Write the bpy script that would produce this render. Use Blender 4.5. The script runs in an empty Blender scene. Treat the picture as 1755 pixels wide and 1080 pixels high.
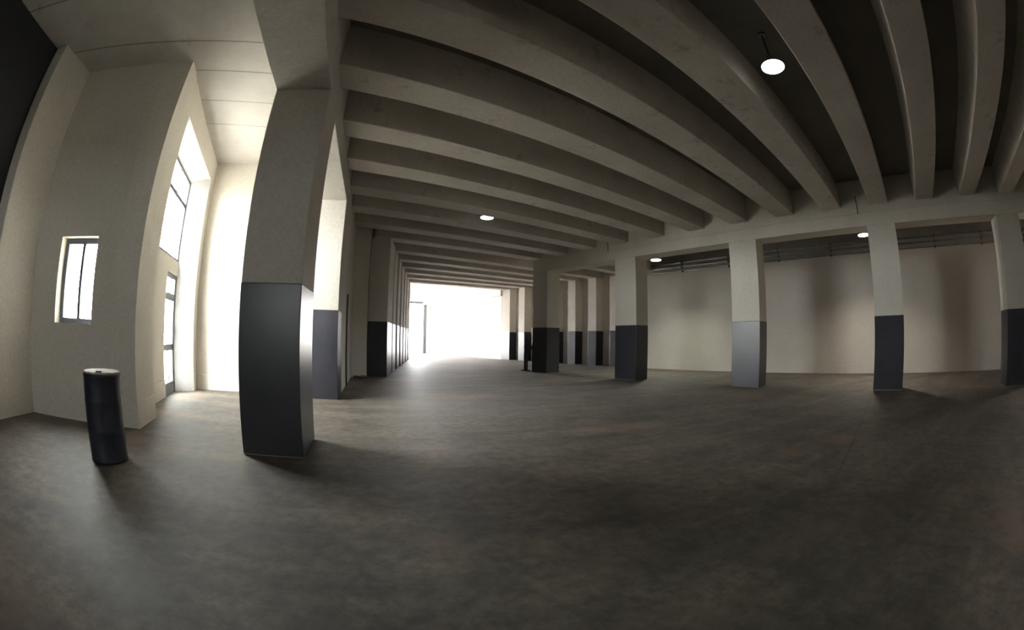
import bpy, bmesh, math, random
from mathutils import Vector
random.seed(7)
scene = bpy.context.scene
COL = scene.collection

# ------------------------------------------------------------------ camera
EYE = 1.10
YAW, PITCH, ROLL = 0.31916, 0.05916, 0.01342
cam_data = bpy.data.cameras.new('camera')
cam_data.type = 'PANO'
cam_data.panorama_type = 'FISHEYE_EQUISOLID'
cam_data.sensor_width = 36.0
cam_data.fisheye_lens = 726.42 * 36.0 / 1755.0
cam_data.fisheye_fov = math.radians(240)
cam_data.clip_end = 500
cam = bpy.data.objects.new('camera', cam_data)
COL.objects.link(cam)
scene.camera = cam
F = Vector((math.sin(YAW) * math.cos(PITCH), math.cos(YAW) * math.cos(PITCH), math.sin(PITCH)))
R0 = Vector((math.cos(YAW), -math.sin(YAW), 0))
U0 = R0.cross(F)
R1 = math.cos(ROLL) * R0 + math.sin(ROLL) * U0
U1 = -math.sin(ROLL) * R0 + math.cos(ROLL) * U0
from mathutils import Matrix
cam.matrix_world = Matrix(((R1.x, U1.x, -F.x, 0), (R1.y, U1.y, -F.y, 0), (R1.z, U1.z, -F.z, EYE), (0, 0, 0, 1)))

# ------------------------------------------------------------------ sky, exposure
world = bpy.data.worlds.new('overcast_sky')
scene.world = world
world.use_nodes = True
bg = world.node_tree.nodes['Background']
bg.inputs[0].default_value = (1.0, 0.99, 0.985, 1)
bg.inputs[1].default_value = 78.0
scene.view_settings.view_transform = 'Standard'
scene.view_settings.look = 'None'
scene.view_settings.gamma = 1.0
scene.view_settings.exposure = 0.0
scene.cycles.max_bounces = 14
scene.cycles.diffuse_bounces = 8
scene.cycles.glossy_bounces = 5
scene.cycles.sample_clamp_indirect = 12.0

sun = bpy.data.lights.new('sun', 'SUN')
sun.energy = 620.0; sun.angle = math.radians(0.53); sun.color = (1.0, 0.955, 0.88)
sun_o = bpy.data.objects.new('sun', sun); COL.objects.link(sun_o)
sun_o.rotation_euler = Vector((math.cos(math.radians(66)), 0.0, math.sin(math.radians(66)))).to_track_quat('Z', 'Y').to_euler()

def portal(center, xdir, sx, sz, facing):
    """daylight enters through this opening (guides sky sampling only)"""
    l = bpy.data.lights.new('daylight_portal', 'AREA')
    l.shape = 'RECTANGLE'; l.size = sx; l.size_y = sz
    l.cycles.is_portal = True
    o = bpy.data.objects.new('daylight_portal', l)
    COL.objects.link(o)
    f = Vector(facing).normalized(); x = Vector(xdir).normalized(); z = -f; y = z.cross(x)
    o.matrix_world = Matrix(((x.x, y.x, z.x, center[0]), (x.y, y.y, z.y, center[1]), (x.z, y.z, z.z, center[2]), (0, 0, 0, 1)))
    return o

# ------------------------------------------------------------------ materials
def new_mat(name):
    m = bpy.data.materials.new(name); m.use_nodes = True
    nt = m.node_tree
    return m, nt, nt.nodes['Principled BSDF']

def noise(nt, scale, detail=4, rough=0.55, coord=None, stretch=None):
    tc = nt.nodes.new('ShaderNodeTexCoord')
    mp = nt.nodes.new('ShaderNodeMapping')
    nt.links.new(tc.outputs['Object'], mp.inputs[0])
    if stretch: mp.inputs['Scale'].default_value = stretch
    n = nt.nodes.new('ShaderNodeTexNoise')
    n.inputs['Scale'].default_value = scale; n.inputs['Detail'].default_value = detail; n.inputs['Roughness'].default_value = rough
    nt.links.new(mp.outputs[0], n.inputs['Vector'])
    return n.outputs['Fac']

def ramp(nt, fac, stops):
    r = nt.nodes.new('ShaderNodeValToRGB')
    el = r.color_ramp.elements
    while len(el) < len(stops): el.new(0.5)
    for e, (p, c) in zip(el, stops):
        e.position = p; e.color = (*c, 1)
    nt.links.new(fac, r.inputs[0])
    return r.outputs[0]

def mix(nt, a, b, fac, mode='MIX'):
    m = nt.nodes.new('ShaderNodeMix'); m.data_type = 'RGBA'; m.blend_type = mode
    for sock, v in ((m.inputs[0], fac), (m.inputs[6], a), (m.inputs[7], b)):
        if hasattr(v, 'is_output'): nt.links.new(v, sock)
        else: sock.default_value = v if not isinstance(v, tuple) else (*v, 1)
    return m.outputs[2]

def bump(nt, bsdf, fac, strength, dist=0.01):
    b = nt.nodes.new('ShaderNodeBump')
    b.inputs['Strength'].default_value = strength; b.inputs['Distance'].default_value = dist
    nt.links.new(fac, b.inputs['Height']); nt.links.new(b.outputs[0], bsdf.inputs['Normal'])

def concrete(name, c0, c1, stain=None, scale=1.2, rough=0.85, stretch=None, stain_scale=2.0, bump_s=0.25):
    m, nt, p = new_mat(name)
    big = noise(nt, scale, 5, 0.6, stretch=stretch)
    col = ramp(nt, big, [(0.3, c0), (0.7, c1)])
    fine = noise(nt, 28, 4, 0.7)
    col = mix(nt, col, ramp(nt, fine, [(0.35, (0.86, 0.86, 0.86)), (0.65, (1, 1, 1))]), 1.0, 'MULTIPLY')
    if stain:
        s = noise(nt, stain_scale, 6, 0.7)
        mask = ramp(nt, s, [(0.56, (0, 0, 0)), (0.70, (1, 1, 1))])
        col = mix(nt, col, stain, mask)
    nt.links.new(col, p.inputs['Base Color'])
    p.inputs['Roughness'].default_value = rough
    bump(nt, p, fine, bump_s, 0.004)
    return m

M_cream = concrete('cream_painted_plaster', (0.70, 0.655, 0.585), (0.77, 0.725, 0.655), scale=0.7, rough=0.75, bump_s=0.15)
M_cream_pillar = concrete('cream_painted_concrete', (0.63, 0.585, 0.52), (0.71, 0.665, 0.60), scale=1.1, rough=0.7, bump_s=0.2)
M_cream_dim = concrete('cream_darkened_as_dim_light', (0.45, 0.415, 0.37), (0.53, 0.49, 0.44), scale=0.6, rough=0.8, bump_s=0.15)  # cream darkened so the rear wall reads as dimly lit
M_white = concrete('white_painted_plaster', (0.76, 0.77, 0.78), (0.82, 0.83, 0.84), scale=0.7, rough=0.7, bump_s=0.1)
M_beam = concrete('cast_concrete', (0.53, 0.485, 0.43), (0.65, 0.60, 0.535), stain=(0.38, 0.345, 0.31), scale=1.6, stain_scale=3.2)
M_girder = concrete('painted_girder_concrete', (0.62, 0.585, 0.535), (0.70, 0.665, 0.61), stain=(0.54, 0.505, 0.46), scale=1.3, stain_scale=5.0)
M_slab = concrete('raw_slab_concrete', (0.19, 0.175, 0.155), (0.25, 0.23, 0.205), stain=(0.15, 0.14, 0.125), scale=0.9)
M_ground = concrete('pale_yard_concrete', (0.60, 0.57, 0.52), (0.68, 0.65, 0.60), scale=0.3)

def dado_material():
    m, nt, p = new_mat('dark_grey_gloss_paint')
    n = noise(nt, 2.0, 5, 0.6)
    col = ramp(nt, n, [(0.3, (0.036, 0.0355, 0.044)), (0.7, (0.049, 0.0485, 0.060))])
    nt.links.new(col, p.inputs['Base Color'])
    p.inputs['Roughness'].default_value = 0.31
    p.inputs['Specular IOR Level'].default_value = 0.38
    return m
M_dado = dado_material()

def floor_material():
    m, nt, p = new_mat('worn_concrete_floor')
    a = noise(nt, 0.35, 6, 0.6)
    b = noise(nt, 1.6, 7, 0.68)
    c = noise(nt, 9.0, 6, 0.75)
    s = noise(nt, 1.0, 5, 0.6, stretch=(0.35, 2.6, 1))
    col = ramp(nt, a, [(0.30, (0.095, 0.079, 0.061)), (0.52, (0.136, 0.115, 0.092)), (0.72, (0.178, 0.142, 0.112))])
    col = mix(nt, col, ramp(nt, b, [(0.34, (0.50, 0.50, 0.50)), (0.50, (0.92, 0.92, 0.92)), (0.68, (1.30, 1.27, 1.20))]), 1.0, 'MULTIPLY')
    col = mix(nt, col, ramp(nt, c, [(0.36, (0.60, 0.60, 0.60)), (0.62, (1.15, 1.15, 1.15))]), 1.0, 'MULTIPLY')
    col = mix(nt, col, ramp(nt, s, [(0.38, (0.68, 0.68, 0.69)), (0.60, (1.08, 1.08, 1.08))]), 0.8, 'MULTIPLY')
    red = ramp(nt, noise(nt, 0.5, 5, 0.6, stretch=(1, 1.4, 1)), [(0.55, (0, 0, 0)), (0.70, (0.6, 0.6, 0.6))])
    col = mix(nt, col, (0.22, 0.145, 0.105), red)
    # a saw-cut joint that runs out from under the right-hand pillar row
    tc = nt.nodes.new('ShaderNodeTexCoord')
    dot = nt.nodes.new('ShaderNodeVectorMath'); dot.operation = 'DOT_PRODUCT'
    nx, ny = -0.320, 0.947
    dot.inputs[1].default_value = (nx, ny, 0)
    nt.links.new(tc.outputs['Object'], dot.inputs[0])
    sub = nt.nodes.new('ShaderNodeMath'); sub.operation = 'SUBTRACT'; sub.inputs[1].default_value = nx * 5.91 + ny * 2.40
    nt.links.new(dot.outputs['Value'], sub.inputs[0])
    ab = nt.nodes.new('ShaderNodeMath'); ab.operation = 'ABSOLUTE'; nt.links.new(sub.outputs[0], ab.inputs[0])
    ln = ramp(nt, ab.outputs[0], [(0.0, (0.55, 0.55, 0.55)), (0.022, (1, 1, 1))])
    sx = nt.nodes.new('ShaderNodeSeparateXYZ'); nt.links.new(tc.outputs['Object'], sx.inputs[0])
    far = nt.nodes.new('ShaderNodeMapRange'); far.inputs[1].default_value = 2.3; far.inputs[2].default_value = 3.6
    nt.links.new(sx.outputs['X'], far.inputs[0])
    col = mix(nt, col, ln, far.outputs[0], 'MULTIPLY')
    nt.links.new(col, p.inputs['Base Color'])
    rr = nt.nodes.new('ShaderNodeMapRange'); rr.inputs[3].default_value = 0.5; rr.inputs[4].default_value = 0.8
    nt.links.new(b, rr.inputs[0]); nt.links.new(rr.outputs[0], p.inputs['Roughness'])
    bump(nt, p, c, 0.25, 0.006)
    return m
M_floor = floor_material()

def plank_material(origin, d, seams, c0, c1):
    """cast ceiling with straight board joints across the bay"""
    m, nt, p = new_mat('board_marked_ceiling')
    n = noise(nt, 1.5, 6, 0.65); col = ramp(nt, n, [(0.32, c0), (0.68, c1)])
    st = ramp(nt, noise(nt, 2.4, 7, 0.75), [(0.58, (1, 1, 1)), (0.74, (0.62, 0.56, 0.47))])
    col = mix(nt, col, st, 0.75, 'MULTIPLY')
    tc = nt.nodes.new('ShaderNodeTexCoord')
    dot = nt.nodes.new('ShaderNodeVectorMath'); dot.operation = 'DOT_PRODUCT'; dot.inputs[1].default_value = (d[0], d[1], 0)
    nt.links.new(tc.outputs['Object'], dot.inputs[0])
    for s in seams:
        sub = nt.nodes.new('ShaderNodeMath'); sub.operation = 'SUBTRACT'; sub.inputs[1].default_value = s + origin[0] * d[0] + origin[1] * d[1]
        nt.links.new(dot.outputs['Value'], sub.inputs[0])
        ab = nt.nodes.new('ShaderNodeMath'); ab.operation = 'ABSOLUTE'; nt.links.new(sub.outputs[0], ab.inputs[0])
        ln = ramp(nt, ab.outputs[0], [(0.006, (0.45, 0.42, 0.38)), (0.018, (1, 1, 1))])
        col = mix(nt, col, ln, 1.0, 'MULTIPLY')
    nt.links.new(col, p.inputs['Base Color']); p.inputs['Roughness'].default_value = 0.85
    bump(nt, p, noise(nt, 20, 4, 0.7), 0.2, 0.004)
    return m

def simple(name, col, rough=0.5, metal=0.0, var=0.12, scale=6):
    m, nt, p = new_mat(name)
    n = noise(nt, scale, 4, 0.6)
    lo = tuple(c * (1 - var) for c in col); hi = tuple(min(1, c * (1 + var)) for c in col)
    nt.links.new(ramp(nt, n, [(0.3, lo), (0.7, hi)]), p.inputs['Base Color'])
    p.inputs['Roughness'].default_value = rough; p.inputs['Metallic'].default_value = metal
    return m
M_frame = simple('grey_window_paint', (0.085, 0.092, 0.115), 0.45)
M_doorframe = simple('blue_grey_door_paint', (0.16, 0.18, 0.20), 0.45)
M_black = simple('flat_black', (0.010, 0.010, 0.012), 0.6)
M_drum = simple('dark_navy_drum_paint', (0.016, 0.019, 0.034), 0.55, 0.0, 0.3, 9)
M_lid = simple('dusty_pale_lid', (0.42, 0.39, 0.32), 0.8, 0.0, 0.4, 14)
M_steel = simple('dark_steel', (0.03, 0.03, 0.032), 0.5, 0.3)
M_pipe = simple('dull_grey_pipe', (0.09, 0.088, 0.082), 0.7, 0.0)
M_lampbody = simple('grey_lamp_housing', (0.30, 0.31, 0.32), 0.4, 0.6)
M_gate = simple('grey_gate_paint', (0.09, 0.10, 0.105), 0.5)
M_rubble = simple('brown_rubble', (0.12, 0.10, 0.08), 0.9, 0, 0.4, 20)

def glass_material():
    m = bpy.data.materials.new('window_glass'); m.use_nodes = True
    nt = m.node_tree; nt.nodes.clear()
    out = nt.nodes.new('ShaderNodeOutputMaterial'); mx = nt.nodes.new('ShaderNodeMixShader')
    tr = nt.nodes.new('ShaderNodeBsdfTransparent'); gl = nt.nodes.new('ShaderNodeBsdfGlossy')
    tr.inputs[0].default_value = (0.93, 0.96, 0.95, 1); gl.inputs['Roughness'].default_value = 0.03
    mx.inputs[0].default_value = 0.06
    nt.links.new(tr.outputs[0], mx.inputs[1]); nt.links.new(gl.outputs[0], mx.inputs[2])
    nt.links.new(mx.outputs[0], out.inputs[0])
    return m
M_glass = glass_material()

def lamp_material(strength):
    m, nt, p = new_mat('lit_lamp_lens')
    p.inputs['Base Color'].default_value = (0.9, 0.92, 0.95, 1)
    p.inputs['Emission Color'].default_value = (0.97, 1.0, 0.90, 1)
    p.inputs['Emission Strength'].default_value = strength
    return m
M_lens = lamp_material(6.0)
M_lens_rear = lamp_material(14.0)

# ------------------------------------------------------------------ mesh helpers
def V2(p, z): return Vector((p[0], p[1], z))

def add_prism(bm, poly, z0, z1):
    """vertical prism over a counter-clockwise footprint"""
    lo = [bm.verts.new((x, y, z0)) for x, y in poly]
    hi = [bm.verts.new((x, y, z1)) for x, y in poly]
    n = len(poly)
    bm.faces.new(list(reversed(lo))); bm.faces.new(hi)
    for i in range(n):
        j = (i + 1) % n
        bm.faces.new((lo[i], lo[j], hi[j], hi[i]))

def rect(o, u, a0, a1, v, b0, b1):
    """footprint in the frame o + a*u + b*v"""
    pts = [(a0, b0), (a1, b0), (a1, b1), (a0, b1)]
    pts = [(o[0] + a * u[0] + b * v[0], o[1] + a * u[1] + b * v[1]) for a, b in pts]
    area = sum(pts[i][0] * pts[(i + 1) % 4][1] - pts[(i + 1) % 4][0] * pts[i][1] for i in range(4))
    return pts if area > 0 else pts[::-1]

def obj(name, bm, mat, parent=None, bevel=0.0, smooth=False):
    bmesh.ops.recalc_face_normals(bm, faces=bm.faces)
    if smooth:
        for f in bm.faces: f.smooth = True
    me = bpy.data.meshes.new(name); bm.to_mesh(me); bm.free()
    me.materials.append(mat)
    o = bpy.data.objects.new(name, me); COL.objects.link(o)
    if parent is not None:
        o.parent = parent
        o.matrix_parent_inverse = Matrix.Translation(-parent.location)
    if bevel:
        b = o.modifiers.new('edge', 'BEVEL'); b.width = bevel; b.segments = 2; b.limit_method = 'ANGLE'
    return o

def prism_obj(name, poly, z0, z1, mat, parent=None, bevel=0.0):
    bm = bmesh.new(); add_prism(bm, poly, z0, z1)
    return obj(name, bm, mat, parent, bevel)

def tag(o, label, cat, group=None, kind=None):
    o['label'] = label; o['category'] = cat
    if group: o['group'] = group
    if kind: o['kind'] = kind
    return o

def thing(name, loc, label, cat, group=None, kind='thing'):
    o = bpy.data.objects.new(name, None); COL.objects.link(o); o.location = loc
    o.empty_display_size = 0.2
    return tag(o, label, cat, group, kind)

def structure(o, label, cat):
    o['kind'] = 'structure'; o['label'] = label; o['category'] = cat
    return o

def holed_wall(bm, o, u, v, length, thick, z0, z1, holes, a0=0.0, b0=0.0):
    """wall along u from a0 to length, thickness along v from b0, with rectangular holes (a0,a1,z0,z1) that do not overlap in a"""
    a = a0
    for h0, h1, hz0, hz1 in sorted(holes):
        if h0 > a: add_prism(bm, rect(o, u, a, h0, v, b0, b0 + thick), z0, z1)
        if hz0 > z0: add_prism(bm, rect(o, u, h0, h1, v, b0, b0 + thick), z0, hz0)
        if hz1 < z1: add_prism(bm, rect(o, u, h0, h1, v, b0, b0 + thick), hz1, z1)
        a = h1
    if a < length: add_prism(bm, rect(o, u, a, length, v, b0, b0 + thick), z0, z1)

def add_tube(bm, p0, p1, r, seg=12):
    p0 = Vector(p0); p1 = Vector(p1); d = (p1 - p0).normalized()
    x = d.orthogonal().normalized(); y = d.cross(x)
    rings = []
    for p in (p0, p1):
        rings.append([bm.verts.new(p + r * (math.cos(t) * x + math.sin(t) * y)) for t in [2 * math.pi * i / seg for i in range(seg)]])
    for i in range(seg):
        j = (i + 1) % seg
        bm.faces.new((rings[0][i], rings[0][j], rings[1][j], rings[1][i]))
    bm.faces.new(list(reversed(rings[0]))); bm.faces.new(rings[1])

def add_lathe(bm, c, prof, seg=40):
    """prof: list of (r, z) from bottom to top; r=0 closes"""
    rings = []
    for r, z in prof:
        if r <= 1e-6: rings.append([bm.verts.new((c[0], c[1], c[2] + z))])
        else: rings.append([bm.verts.new((c[0] + r * math.cos(2 * math.pi * i / seg), c[1] + r * math.sin(2 * math.pi * i / seg), c[2] + z)) for i in range(seg)])
    for a, b in zip(rings, rings[1:]):
        if len(a) == 1 and len(b) == 1: continue
        for i in range(seg):
            j = (i + 1) % seg
            if len(a) == 1: bm.faces.new((a[0], b[j], b[i]))
            elif len(b) == 1: bm.faces.new((a[i], a[j], b[0]))
            else: bm.faces.new((a[i], a[j], b[j], b[i]))

# ------------------------------------------------------------------ the plan (metres)
D = 1.54                       # height of the dark dado
Z_SLAB, Z_BEAM, Z_RG, Z_LG, Z_AISLE = 4.52, 3.92, 3.467, 3.515, 4.381
PW, PD = 0.60, 0.75            # pillar footprint
BAY = 3.6745
XL = -0.695                    # hall face of the row beside the window aisle
aR = -0.3446
RP = (9.3117, 2.7739)
RU = (math.sin(aR), math.cos(aR)); RN = (math.cos(aR), -math.sin(aR))     # along / away from the hall
def rp(a, b=0.0): return (RP[0] + a * RU[0] + b * RN[0], RP[1] + a * RU[1] + b * RN[1])
PB = (8.9, 17.7)               # a point on the rear wall behind the right-hand pillars
def bp(a, b=0.0): return (PB[0] + a * RU[0] + b * RN[0], PB[1] + a * RU[1] + b * RN[1])
a3 = 0.138
P3 = (0.287, 11.86)
LU = (math.sin(a3), math.cos(a3)); LN = (-math.cos(a3), math.sin(a3))     # along / away from the hall
def lp(s, b=0.0): return (P3[0] + s * LU[0] + b * LN[0], P3[1] + s * LU[1] + b * LN[1])
W = (-2.836, 4.136)            # salient corner of the window wall
WD = (-0.2208, 0.9753); WN = (-0.9753, -0.2208)                            # along the door wall / outward
SD = (-0.9857, -0.1683); SN = (-0.1683, 0.9857)                            # along the small-window wall / outward
def wp(s, b=0.0): return (W[0] + s * WD[0] + b * WN[0], W[1] + s * WD[1] + b * WN[1])
def sp(s, b=0.0): return (W[0] + s * SD[0] + b * SN[0], W[1] + s * SD[1] + b * SN[1])
WE_LEN, SW_LEN = 3.624, 1.881
Ecorner = wp(WE_LEN); T = sp(SW_LEN)
NOTCH = (W[0] + 0.45 * WN[0] + 0.27 * SN[0], W[1] + 0.45 * WN[1] + 0.27 * SN[1])

# ------------------------------------------------------------------ floor, yard, slabs
fl = prism_obj('floor', [(-8, -9), (19, -9), (19, 34), (-8, 34)], -0.3, 0.0, M_floor)
# the floor slab stops at the building line; the yard outside lies a little lower
fl.data.clear_geometry()
bm = bmesh.new()
foot = [(-5.2, -7.0), (18.5, -7.0), bp(-22.0, 0.9), bp(15.2, 0.9), (-5.0, 31.9), (-5.0, 21.3), lp(9.6, 0.55), lp(-0.2, 1.2), (-1.3, 8.4), wp(WE_LEN + 0.3, 0.45), NOTCH, sp(SW_LEN + 0.35, 0.27)]
add_prism(bm, foot, -0.3, 0.0)
bmesh.ops.recalc_face_normals(bm, faces=bm.faces); bm.to_mesh(fl.data); bm.free()
structure(fl, 'worn grey brown concrete floor of the warehouse', 'floor')
yard = prism_obj('ground', [(-90, -60), (80, -60), (80, 120), (-90, 120)], -0.6, -0.08, M_ground)
structure(yard, 'pale concrete yard outside the windows', 'ground')

slab = bmesh.new()
CL, CR = lp(6 * 1.55 + 0.3, 0.6), bp(5.3, 0.9)
roof = [(XL - 0.3, -7.0), (18.5, -7.0), bp(-22.0, 0.9), CR, CL, lp(-0.2, 1.2), (-1.3, 8.4)]
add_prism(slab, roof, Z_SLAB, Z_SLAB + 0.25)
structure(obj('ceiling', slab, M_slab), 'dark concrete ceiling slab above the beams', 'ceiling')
bm = bmesh.new(); add_prism(bm, [CL, CR, bp(15.2, 0.9), (-5.2, 31.9), (-5.2, 20.9)], Z_SLAB, Z_SLAB + 0.25)
structure(obj('ceiling_3', bm, M_white), 'white ceiling of the bright end of the hall', 'ceiling')
M_plank = plank_material(W, WD, [-1.55, -0.45, 0.22, 1.04, 1.83], (0.44, 0.42, 0.385), (0.55, 0.53, 0.49))
bm = bmesh.new()
add_prism(bm, [(-5.2, -7.0), (XL - 0.3, -7.0), (XL - 0.3, 8.4), wp(WE_LEN + 0.3, 0.45), NOTCH, sp(SW_LEN + 0.35, 0.27)], Z_AISLE, Z_SLAB + 0.25)
structure(obj('ceiling_2', bm, M_plank), 'board marked ceiling above the window aisle', 'ceiling')

# ------------------------------------------------------------------ walls of the window aisle
SWIN = (0.70, 1.37, 1.09, 2.08)
bm = bmesh.new()
holed_wall(bm, W, SD, SN, SW_LEN + 0.3, 0.28, -0.05, Z_AISLE + 0.05, [SWIN], a0=0.0)
structure(obj('wall_front_left', bm, M_cream), 'cream wall with the small two pane window behind the drum', 'wall')
OP = (0.72, 3.34, 3.93)        # tall recess around the glazed door
bm = bmesh.new()
holed_wall(bm, W, WD, WN, WE_LEN + 0.3, 0.36, -0.05, Z_AISLE + 0.05, [(OP[0], OP[1], -0.05, OP[2])], a0=0.0)
structure(obj('wall_left', bm, M_cream), 'cream wall with the tall recess for the glazed door', 'wall')
UW = (1.10, 3.11, 2.27, 3.76)
DR = (2.40, 3.11, 0.0, 2.02)
bm = bmesh.new()
for a0, a1, z0, z1 in ((OP[0] - 0.1, UW[0], 2.14, 4.1), (UW[1], OP[1] + 0.1, 2.14, 4.1), (UW[0], UW[1], 2.14, UW[2]), (UW[0], UW[1], UW[3], 4.1),
                       (OP[0] - 0.1, DR[0], -0.05, 2.14), (DR[1], OP[1] + 0.1, -0.05, 2.14), (DR[0], DR[1], DR[3], 2.14)):
    add_prism(bm, rect(W, WD, a0, a1, WN, 0.35, 0.47), z0, z1)
structure(obj('wall_left_recess', bm, M_cream), 'cream infill wall around the glazed door and the window above it', 'wall')
bm = bmesh.new()
add_prism(bm, [wp(OP[1] + 0.002, -0.001), wp(OP[1] + 0.002, 0.349), wp(3.10, 0.349)], 0.0, OP[2])
tri = [(-0.001, OP[2] + 0.002), (0.349, OP[2] + 0.002), (0.349, UW[3] + 0.01)]
ends = []
for s_ in (OP[0], OP[1]):
    ends.append([bm.verts.new((*wp(s_, b_), z_)) for b_, z_ in tri])
bm.faces.new(ends[0]); bm.faces.new(ends[1][::-1])
for i in range(3):
    j = (i + 1) % 3
    bm.faces.new((ends[0][i], ends[0][j], ends[1][j], ends[1][i]))
structure(obj('wall_left_reveal', bm, M_white), 'splayed reveal of the tall door recess, whitened as if flooded with daylight', 'wall')  # white colour stands in for strong daylight on cream plaster
# end wall of the aisle, from the inner corner to the second pillar
ex, ey = Ecorner
eu = Vector((-1.30 - ex, 8.01 - ey)); el = eu.length; eu = (eu.x / el, eu.y / el); en = (-eu[1], eu[0])
bm = bmesh.new(); add_prism(bm, rect(Ecorner, eu, -0.35, el, en, 0.0, 0.25), -0.05, Z_AISLE + 0.05)
structure(obj('wall_aisle_end', bm, M_cream), 'bright cream end wall of the window aisle', 'wall')
# short return wall and black panel beside the small window
bm = bmesh.new(); add_prism(bm, [(T[0] - 0.3, 3.03), (T[0], 3.03), (T[0], T[1] + 0.05), (T[0] - 0.3, T[1] + 0.05)], -0.05, Z_AISLE + 0.05)
structure(obj('wall_left_return', bm, M_cream), 'short cream return wall left of the small window', 'wall')
bm = bmesh.new(); add_prism(bm, [(-5.2, -7.0), (-4.93, -7.0), (-4.93, 3.05), (-5.2, 3.05)], -0.05, Z_AISLE + 0.05)
structure(obj('black_panel', bm, M_black), 'black panel beside the short return wall', 'door')  # flat black panel closing this side of the aisle
# wall between the second pillar and the stepped piers
bm = bmesh.new()
add_prism(bm, [(XL - 0.3, 8.125), (XL - 0.02, 8.125), (XL - 0.02, 11.75), (XL - 0.3, 11.75)], -0.05, Z_SLAB + 0.05)
add_prism(bm, [(-1.6, 8.3), (XL - 0.3, 8.125), (XL - 0.3, 8.4), (-1.6, 8.5)], -0.05, Z_SLAB + 0.05)
structure(obj('wall_left_hall', bm, M_cream), 'cream wall between the second pillar and the first pier', 'wall')
bm = bmesh.new()
c = lp(0.0, 0.58); add_prism(bm, [(-1.2, 11.62), (XL + 0.0, 11.70), c, lp(0.3, 0.58), (-1.2, 12.1)], -0.05, Z_SLAB + 0.05)
structure(obj('wall_left_step', bm, M_cream), 'cream wall flush with the front of the first pier', 'wall')
bm = bmesh.new()
add_prism(bm, rect(P3, LU, 1.36, 9.75, LN, 0.34, 0.6), -0.05, Z_SLAB + 0.05)
add_prism(bm, rect(P3, LU, 0.25, 1.36, LN, 0.58, 0.85), -0.05, Z_SLAB + 0.05)
add_prism(bm, rect(P3, LU, 1.3, 1.5, LN, 0.55, 0.85), -0.05, Z_SLAB + 0.05)
add_prism(bm, [(-5.2, 21.0), lp(9.6, 0.4), lp(9.75, 0.4), (-5.2, 21.3)], -0.05, Z_SLAB + 0.05)
structure(obj('wall_left_far', bm, M_cream), 'cream wall behind the stepped piers', 'wall')

# rear wall behind the right-hand pillars, recessed behind the pilasters, then white to the far gate
bm = bmesh.new()
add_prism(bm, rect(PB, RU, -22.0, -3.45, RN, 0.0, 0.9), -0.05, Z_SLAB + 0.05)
structure(obj('wall_right', bm, M_cream_dim), 'long cream rear wall behind the right row of pillars', 'wall')
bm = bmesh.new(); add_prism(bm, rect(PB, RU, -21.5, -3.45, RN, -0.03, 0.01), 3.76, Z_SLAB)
structure(obj('trim_1', bm, M_slab), 'dark grey band along the top of the rear wall', 'trim')  # darker grey band laid over the wall top
bm = bmesh.new(); add_prism(bm, rect(PB, RU, -3.45, 5.7, RN, 0.5, 0.9), -0.05, Z_SLAB + 0.05)
structure(obj('wall_right_recess', bm, M_cream), 'grey cream wall set back behind the row of pilasters', 'wall')
bm = bmesh.new(); add_prism(bm, rect(PB, RU, 5.66, 15.3, RN, 0.0, 0.9), -0.05, Z_SLAB + 0.05)
add_prism(bm, rect(PB, RU, 5.66, 15.0, RN, -0.10, 0.05), 3.61, Z_SLAB + 0.02)
structure(obj('wall_right_far', bm, M_white), 'brilliant white wall leading to the far gate', 'wall')
bm = bmesh.new()
gx1, gy = bp(14.75)[0], 31.35
add_prism(bm, [(-5.2, gy), (-0.6, gy), (-0.6, gy + 0.3), (-5.2, gy + 0.3)], -0.05, Z_SLAB + 0.05)
add_prism(bm, [(-0.6, gy), (3.62, gy), (3.62, gy + 0.3), (-0.6, gy + 0.3)], 3.78, Z_SLAB + 0.05)
add_prism(bm, [(3.62, gy), (gx1 + 0.9, gy), (gx1 + 0.9, gy + 0.3), (3.62, gy + 0.3)], -0.05, Z_SLAB + 0.05)
structure(obj('wall_far', bm, M_white), 'white end wall around the far gate', 'wall')
bm = bmesh.new()
holed_wall(bm, (-5.4, -7.0), (1, 0), (0, -1), 23.9, 0.3, -0.05, Z_SLAB + 0.05, [(2.0, 2.8, 1.8, 2.8)])  # hole for the added window that lights the near pillar
structure(obj('wall_back', bm, M_slab), 'unseen wall behind the viewer, coloured dark to lower bounce light', 'wall')  # dark slab colour keeps bounce light from behind low
bm = bmesh.new()
add_prism(bm, [(18.2, -7.0), (18.5, -7.0), (18.5, 3), (18.2, 3)], -0.05, Z_SLAB + 0.05)
structure(obj('wall_back_right', bm, M_cream), 'cream wall beyond the frame edge', 'wall')

# low painted plinths
def plinth(name, o, u, v, a0, a1, label, b=-0.012, h=0.285):
    bm = bmesh.new(); add_prism(bm, rect(o, u, a0, a1, v, b, 0.02), -0.02, h)
    structure(obj(name, bm, M_cream_dim if name == 'baseboard_right' else M_cream, bevel=0.006), label, 'baseboard')
plinth('baseboard_front_left', W, SD, SN, -0.012, SW_LEN, 'low cream plinth under the small window')
plinth('baseboard_left', W, WD, WN, 0.0, OP[0], 'low cream plinth on the salient wall end')
plinth('baseboard_aisle_end', Ecorner, eu, en, 0.0, el, 'low cream plinth of the aisle end wall')
plinth('baseboard_right', PB, RU, RN, -21.0, -3.45, 'low cream plinth along the rear wall')
plinth('baseboard_left_recess', wp(0, 0.35), WD, WN, OP[0], DR[0], 'low cream plinth beside the glazed door')

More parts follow.
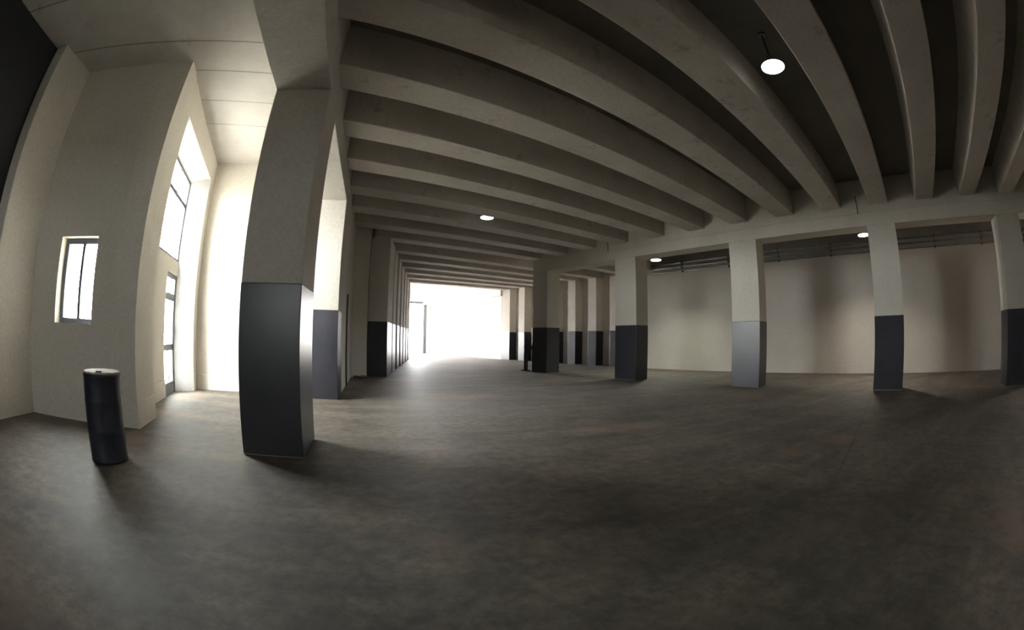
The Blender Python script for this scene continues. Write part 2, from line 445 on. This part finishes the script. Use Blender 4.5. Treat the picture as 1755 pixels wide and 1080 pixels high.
# ------------------------------------------------------------------ windows and doors
def framed(name, o, u, v, a0, a1, z0, z1, b, bars_v, bars_h, fw, depth, mat, label, cat, head=None, kick=None):
    """frame with bars; panes are children of it. bars_v: positions (a, width, z0, z1); bars_h: (z, width)"""
    root = thing(name, (o[0] + u[0] * (a0 + a1) / 2 + v[0] * b, o[1] + u[1] * (a0 + a1) / 2 + v[1] * b, z0), label, cat, kind='structure')
    bm = bmesh.new()
    def bar(p0, p1, q0, q1): add_prism(bm, rect(o, u, p0, p1, v, b, b + depth), q0, q1)
    hd = head or fw; kk = kick or fw
    bar(a0, a0 + fw, z0, z1); bar(a1 - fw, a1, z0, z1)
    bar(a0 + fw, a1 - fw, z0, z0 + kk); bar(a0 + fw, a1 - fw, z1 - hd, z1)
    obj('frame', bm, mat, root, bevel=0.004)
    zs = [z0 + kk] + [x for z, w in sorted(bars_h) for x in (z - w / 2, z + w / 2)] + [z1 - hd]
    for z, w in bars_h:
        bm = bmesh.new(); add_prism(bm, rect(o, u, a0 + fw, a1 - fw, v, b + 0.005, b + depth - 0.005), z - w / 2, z + w / 2)
        obj('transom', bm, mat, root)
    xs = [a0 + fw] + [x for a, w, *_ in sorted(bars_v) for x in (a - w / 2, a + w / 2)] + [a1 - fw]
    for i in range(0, len(zs), 2):
        for a, w, *_ in bars_v:
            bm = bmesh.new(); add_prism(bm, rect(o, u, a - w / 2, a + w / 2, v, b + 0.005, b + depth - 0.005), zs[i], zs[i + 1])
            obj('mullion', bm, mat, root)
        for j in range(0, len(xs), 2):
            bm = bmesh.new(); add_prism(bm, rect(o, u, xs[j] - 0.004, xs[j + 1] + 0.004, v, b + depth / 2 - 0.003, b + depth / 2 + 0.003), zs[i] - 0.004, zs[i + 1] + 0.004)
            obj('pane', bm, M_glass, root)
    return root
framed('window_1', W, SD, SN, SWIN[0] - 0.02, SWIN[1] + 0.0, SWIN[2] + 0.0, SWIN[3], 0.13, [(1.02, 0.045, 0, 0)], [], 0.065, 0.06, M_frame,
       'small grey two pane window in the cream wall', 'window')
framed('window_2', W, WD, WN, UW[0], UW[1], UW[2], UW[3], 0.37, [(1.70, 0.04, 0, 0), (2.32, 0.04, 0, 0)], [(3.29, 0.07)], 0.045, 0.05, M_frame,
       'tall grey framed window above the glazed door', 'window')
dr = framed('door_1', W, WD, WN, DR[0], DR[1], DR[2], DR[3], 0.37, [(2.78, 0.045, 0, 0)], [(0.79, 0.10), (1.64, 0.11)], 0.07, 0.06, M_doorframe,
       'narrow grey glazed door under the tall window', 'door', kick=0.20)
bm = bmesh.new(); q = wp(3.06, 0.355); add_tube(bm, (q[0], q[1], 0.98), (q[0], q[1], 1.14), 0.012)
obj('handle', bm, M_steel, dr)
portal((*wp((UW[0] + UW[1]) / 2, 0.50), (UW[2] + UW[3]) / 2), (WD[0], WD[1], 0), UW[1] - UW[0], UW[3] - UW[2], (-WN[0], -WN[1], 0))
portal((*wp((DR[0] + DR[1]) / 2, 0.50), 1.0), (WD[0], WD[1], 0), DR[1] - DR[0], 2.0, (-WN[0], -WN[1], 0))
portal((*sp((SWIN[0] + SWIN[1]) / 2, 0.30), (SWIN[2] + SWIN[3]) / 2), (SD[0], SD[1], 0), 0.67, 0.99, (-SN[0], -SN[1], 0))
portal((-5.15, 30.3, 2.2), (0, 1, 0), 2.0, 4.4, (1, 0, 0))
bm = bmesh.new(); add_prism(bm, [(-5.2, 21.2), (-4.9, 21.2), (-4.9, 29.3), (-5.2, 29.3)], -0.05, Z_SLAB + 0.05)
structure(obj('wall_far_left', bm, M_white), 'white side wall of the bright end', 'wall')
portal((1.5, gy + 0.32, 1.9), (1, 0, 0), 4.2, 3.8, (0, -1, 0))

portal((-3.0, -7.2, 2.3), (1, 0, 0), 0.8, 1.0, (0, 1, 0))  # sky light through the unseen window added behind the viewer
framed('added_fill_window', (-5.4, -7.0), (1, 0), (0, -1), 2.0, 2.8, 1.8, 2.8, 0.12, [(2.4, 0.05)], [], 0.05, 0.05, M_frame, 'unseen window added behind the viewer to light the near pillar', 'window')
# far gate: frame with a post and head rail standing in the end wall
gate = thing('door_2', (1.5, gy, 0), 'tall grey gate frame standing in the white end of the hall', 'gate', kind='structure')
bm = bmesh.new(); add_prism(bm, [(3.44, gy - 0.12), (3.66, gy - 0.12), (3.66, gy + 0.1), (3.44, gy + 0.1)], 0.0, 3.62); obj('post', bm, M_gate, gate)
bm = bmesh.new(); add_prism(bm, [(-0.6, gy - 0.12), (3.40, gy - 0.12), (3.40, gy + 0.02), (-0.6, gy + 0.02)], 3.66, 3.80); obj('head_rail', bm, M_gate, gate)
bm = bmesh.new(); add_prism(bm, [(3.02, gy - 0.04), (3.08, gy - 0.04), (3.08, gy + 0.02), (3.02, gy + 0.02)], 0.1, 3.66); obj('stile', bm, M_white, gate)

# ------------------------------------------------------------------ girders
bm = bmesh.new(); add_prism(bm, [(XL - PW, -7.0), (XL, -7.0), (XL, 8.12), (XL - PW, 8.12)], Z_LG, Z_SLAB + 0.03)
tag(obj('ceiling_girder', bm, M_girder, bevel=0.008), 'deep concrete girder on the window aisle pillars, crossing above the dark one', 'girder', kind='thing')
bm = bmesh.new(); add_prism(bm, rect(RP, RU, -11.0, 3 * BAY + PD, RN, 0.0, PW), Z_RG, Z_SLAB + 0.03)
tag(obj('ceiling_girder', bm, M_cream_pillar, bevel=0.008), 'cream girder on the right row of pillars, taking the beam ends', 'girder', kind='thing')

# ------------------------------------------------------------------ beams
BDIR = Vector((0.9586, 0.2847)); BPERP = Vector((-0.2847, 0.9586))
bw = 0.49
def beam_between(l, r, label):
    """near lower edge runs from l to r"""
    l = Vector(l); r = Vector(r); d = (r - l).normalized(); p = Vector((-d.y, d.x))
    bm = bmesh.new()
    add_prism(bm, [tuple(l), tuple(r), tuple(r + p * bw), tuple(l + p * bw)], Z_BEAM, Z_SLAB + 0.02)
    return tag(obj('ceiling_beam', bm, M_beam, bevel=0.012), label, 'beam', 'concrete beams across the hall', 'thing')
near_labels = {
    -5: 'concrete beam behind the viewer', -4: 'concrete beam just behind the viewer', -3: 'concrete beam above the viewer',
    -2: 'concrete ceiling beam third from the big round lamp, toward the right frame edge',
    -1: 'concrete ceiling beam second from the big round lamp, toward the right frame edge',
    0: 'concrete ceiling beam just right of the big round lamp overhead',
    1: 'stained concrete ceiling beam just left of the big round lamp overhead',
    2: 'concrete ceiling beam second to the left of the big round lamp',
    3: 'concrete ceiling beam third to the left of the big round lamp',
    4: 'concrete ceiling beam fourth to the left of the big round lamp',
    5: 'concrete ceiling beam second nearer than the small middle lamp',
    6: 'concrete ceiling beam just nearer than the small middle lamp',
    7: 'concrete ceiling beam just beyond the small middle lamp',
    8: 'concrete ceiling beam second beyond the small middle lamp',
    9: 'concrete ceiling beam that lands on the first pier of the stepped row',
}
for i in range(-4, 10):
    a = 0.09 + 1.245 * i
    q = Vector(rp(a))
    t0 = (q.x - (XL + 0.001)) / BDIR.x
    if i == 9: t0 = (q.x + 0.15) / BDIR.x
    l = q - BDIR * t0
    r = q + BDIR * (-0.001 if i < 8 else 5.1)
    beam_between(l, r, near_labels[i])
far_words = ['second', 'third', 'fourth', 'fifth', 'sixth']
STEP = 1.55
pil = [-2.65, -1.37, -0.09, 1.19, 2.43, 3.63, 4.91]
for k in range(1, 7):
    lab = ('concrete ceiling beam on the %s pier of the stepped row' % far_words[k - 1]) if k < 6 else 'last concrete ceiling beam, edging the bright white end of the hall'
    beam_between(lp(k * STEP, 0.32), bp(pil[k], 0.45), lab)

# ------------------------------------------------------------------ pillars
def pillar(near, u_in, v_back, ztop, label, group, w=PW, d=PD):
    """near: visible near corner; u_in: direction of its width away from the hall; v_back: direction of its depth"""
    root = thing('pillar', (near[0] + u_in[0] * w / 2 + v_back[0] * d / 2, near[1] + u_in[1] * w / 2 + v_back[1] * d / 2, 0), label, 'pillar', group)
    bm = bmesh.new(); add_prism(bm, rect(near, u_in, 0.008, w - 0.008, v_back, 0.008, d - 0.008), 0.0, 0.012); obj('base', bm, M_slab, root)
    bm = bmesh.new(); add_prism(bm, rect(near, u_in, 0, w, v_back, 0, d), 0.012, D)
    o = obj('dado', bm, M_dado, root, bevel=0.006); o['label'] = 'dark grey gloss painted dado'
    bm = bmesh.new(); add_prism(bm, rect(near, u_in, 0.003, w - 0.003, v_back, 0.003, d - 0.003), D, ztop); o = obj('shaft', bm, M_cream_pillar, root, bevel=0.006)
    o['label'] = 'cream painted upper shaft'
    return root
G1, G2 = 'pillars along the window aisle', 'pillars along the right side of the hall'
pillar((XL, 3.6947), (-1, 0), (0, 1), Z_LG, 'big pillar in front with near black dado, beside the bright window aisle', G1)
pillar((XL, 3.6947 + BAY), (-1, 0), (0, 1), Z_LG, 'pillar half hidden behind the big front pillar, with blue grey dado', G1)
rl = {0: 'pillar with black dado partly hiding a rear lamp, right of the shiny grey one',
      1: 'pillar with the shiny grey reflecting dado between two dark ones',
      2: 'pillar with matt black dado just left of the rear wall lamp',
      3: 'far pillar with the barrier stand leaning beside it',
      -1: 'last pillar at the right frame edge, past the one hiding a lamp'}
for i in (-1, 0, 1, 2, 3):
    pillar(rp(i * BAY), RN, RU, Z_RG, rl[i], G2)

# stepped piers on the far left
pl = ['first pier of the stepped row, with broad blue grey dado front', 'second pier of the stepped row, just behind the broad one', 'third pier of the stepped row',
      'fourth pier of the stepped row', 'fifth pier of the stepped row', 'sixth pier of the stepped row', 'last pier of the stepped row, at the edge of the bright end']
for k in range(7):
    pillar(lp(k * STEP), LN, LU, Z_BEAM, pl[k], 'stepped piers on the left of the hall', w=0.57 if k == 0 else 0.335, d=1.35 if k == 0 else 1.02)
ql = ['pilaster glimpsed just left of the matt black pillar', 'second pilaster left of the matt black pillar', 'third pilaster left of the matt black pillar, before the far pillar', 'pilaster just right of the far pillar with the stand',
      'pilaster hidden behind the far pillar', 'pilaster just left of the far pillar, above the barrier stand', 'last pilaster, beside the brilliant white wall']
for k in range(7):
    pillar(bp(pil[k]), RN, RU, Z_BEAM, ql[k], 'pilasters on the rear wall', w=0.495, d=0.50 if k < 6 else 0.74)

# ------------------------------------------------------------------ lamps
def lamp(loc, label, ztop, diam, lens, beam=0.0, tint=(1, 1, 1)):
    x, y, z = loc
    root = thing('ceiling_lamp', (x, y, z), label, 'lamp', 'round lamps under the ceiling')
    r = diam / 2
    bm = bmesh.new(); add_lathe(bm, (x, y, z), [(0, -0.012), (r * 0.6, -0.010), (r * 0.93, -0.004), (r, 0.004), (r, 0.014), (r * 0.96, 0.018), (0, 0.018)])
    obj('lens', bm, lens, root, smooth=True)
    bm = bmesh.new(); add_lathe(bm, (x, y, z), [(0, 0.018), (r * 0.99, 0.019), (r * 0.90, 0.035), (r * 0.45, 0.06), (r * 0.34, 0.08), (r * 0.32, 0.15), (r * 0.2, 0.17), (0, 0.17)])
    obj('housing', bm, M_lampbody, root, smooth=True)
    bm = bmesh.new(); add_tube(bm, (x, y, z + 0.17), (x, y, ztop - 0.02), 0.010); obj('rod', bm, M_steel, root)
    bm = bmesh.new(); add_lathe(bm, (x, y, ztop), [(0, -0.03), (0.05, -0.03), (0.05, 0.0), (0, 0.0)], 20); obj('canopy', bm, M_lampbody, root)
    if beam:
        l = bpy.data.lights.new('lamp_light', 'SPOT'); l.energy = beam; l.color = tint
        l.spot_size = math.radians(128); l.spot_blend = 0.85; l.shadow_soft_size = r * 0.8
        o = bpy.data.objects.new('lamp_light', l); COL.objects.link(o); o.parent = root; o.location = (0, 0, -0.03)
    return root
lamp((3.61, 2.04, 4.00), 'big bright round lamp overhead between two ceiling beams', Z_SLAB, 0.285, M_lens, 50.0, (0.94, 1.0, 0.93))
lamp((2.43, 9.33, 3.95), 'small bright round lamp in the middle of the hall ceiling', Z_SLAB, 0.31, M_lens, 260.0, (0.90, 0.97, 1.0))
lamp((8.78, 11.22, 3.80), 'round lamp seen edge on just right of the matt black pillar', Z_SLAB, 0.36, M_lens_rear, 560.0, (0.93, 1.0, 0.80))
lamp((11.26, 4.47, 3.80), 'round lamp half hidden by the rightmost pillar', Z_SLAB, 0.36, M_lens_rear, 560.0, (1.0, 0.92, 0.76))

# ------------------------------------------------------------------ pipes, conduit
for z, r, off, lab in ((3.74, 0.016, 0.10, 'lowest thin pipe along the top of the rear wall'), (3.90, 0.024, 0.13, 'middle pipe along the top of the rear wall'), (4.06, 0.034, 0.14, 'thick upper pipe along the top of the rear wall')):
    p0 = bp(-21.0, -off); p1 = bp(-4.46, -off)
    root = thing('wall_pipe', (p0[0], p0[1], z), lab, 'pipe', 'pipes along the rear wall')
    bm = bmesh.new(); add_tube(bm, (*p0, z), (*p1, z), r); obj('tube', bm, M_pipe, root, smooth=True)
    for a in range(8):
        s = -19.9 + a * 2.0
        bm = bmesh.new(); add_prism(bm, rect(PB, RU, s, s + 0.04, RN, -off - r - 0.01, -0.032 if z > 3.8 else -0.002), z - r - 0.02, z + r + 0.02); obj('bracket', bm, M_steel, root)
root = thing('electric_conduit', (*rp(4.0), 3.77), 'thin conduit line along the cream girder on the right', 'conduit')
bm = bmesh.new(); add_tube(bm, (*rp(-9.0, -0.012), 3.775), (*rp(8.33, -0.012), 3.745), 0.009, 8); obj('run', bm, M_girder, root)
for s, zt in ((0.92, 4.14), (8.33, 4.05)):
    bm = bmesh.new(); add_tube(bm, (*rp(s, -0.014), 3.74), (*rp(s, -0.014), zt), 0.011, 8); obj('drop', bm, M_pipe, root)
bm = bmesh.new(); add_tube(bm, (XL + 0.005, 9.45, 0.0), (XL + 0.005, 9.45, 2.03), 0.02, 12)
tag(obj('wall_pipe', bm, M_pipe), 'dark vertical pipe on the cream wall beyond the half hidden pillar', 'pipe', kind='thing')

# ------------------------------------------------------------------ drum
dc = Vector((-2.462, 2.972, 0))
drum = thing('steel_drum', dc, 'dark blue drum with dusty lid standing before the small window', 'drum')
H, r = 0.718, 0.192
prof = [(0, 0.0), (r * 0.96, 0.0), (r * 1.015, 0.006), (r * 1.015, 0.022), (r, 0.03)]
for zr in (0.26, 0.50):
    prof += [(r, zr - 0.02), (r * 1.012, zr - 0.008), (r * 1.012, zr + 0.008), (r, zr + 0.02)]
prof += [(r, H - 0.03), (r * 1.02, H - 0.022), (r * 1.02, H - 0.004), (r * 0.985, H)]
bm = bmesh.new(); add_lathe(bm, dc, prof, 56); obj('body', bm, M_drum, drum, smooth=True)
bm = bmesh.new(); add_lathe(bm, dc, [(r * 0.985, H - 0.004), (r * 0.985, H + 0.012), (r * 0.93, H + 0.016), (0, H + 0.016)], 56); o = obj('lid', bm, M_lid, drum); o['label'] = 'dusty pale lid'
bm = bmesh.new(); add_lathe(bm, dc + Vector((0.06, -0.12, 0)), [(0.03, H + 0.014), (0.03, H + 0.026), (0.0, H + 0.028)], 20); obj('bung', bm, M_steel, drum)

# ------------------------------------------------------------------ barrier stand beside the far pillar
bx, by = 5.20, 14.2
st = thing('barrier_stand', (bx, by, 0), 'dark metal barrier stand beside the far pillar', 'barrier')
bd = Vector((0.92, 0.39, 0)); bp_ = Vector((-0.39, 0.92, 0))
for s in (0.05, 0.62):
    c = Vector((bx, by, 0)) + bd * s
    bm = bmesh.new(); add_prism(bm, rect((c.x, c.y), (bd.x, bd.y), -0.06, 0.06, (bp_.x, bp_.y), -0.05, 0.05), 0.0, 0.97); obj('post', bm, M_steel, st, bevel=0.006)
    bm = bmesh.new(); add_prism(bm, rect((c.x, c.y), (bd.x, bd.y), -0.03, 0.03, (bp_.x, bp_.y), -0.22, 0.22), 0.0, 0.04); obj('foot', bm, M_steel, st)
for z0, z1 in ((0.76, 0.91),):
    c = Vector((bx, by, 0))
    bm = bmesh.new(); add_prism(bm, rect((c.x, c.y), (bd.x, bd.y), -0.02, 0.70, (bp_.x, bp_.y), -0.03, 0.03), z0, z1); obj('crossbar', bm, M_steel, st, bevel=0.006)

# loose rubble at the foot of the wall beside the first pier
bm = bmesh.new()
for i in range(46):
    x = -0.66 + random.random() * 0.42; y = 11.66 - random.random() ** 1.5 * 0.32; rr_ = 0.012 + random.random() * 0.035
    bmesh.ops.create_icosphere(bm, subdivisions=1, radius=rr_, matrix=Matrix.Translation((x, y, rr_ * 0.6)) @ Matrix.Diagonal((1, 1.2, 0.8, 1)))
o = tag(obj('rubble', bm, M_rubble), 'brown rubble along the wall foot beside the first stepped pier', 'rubble'); o['kind'] = 'stuff'
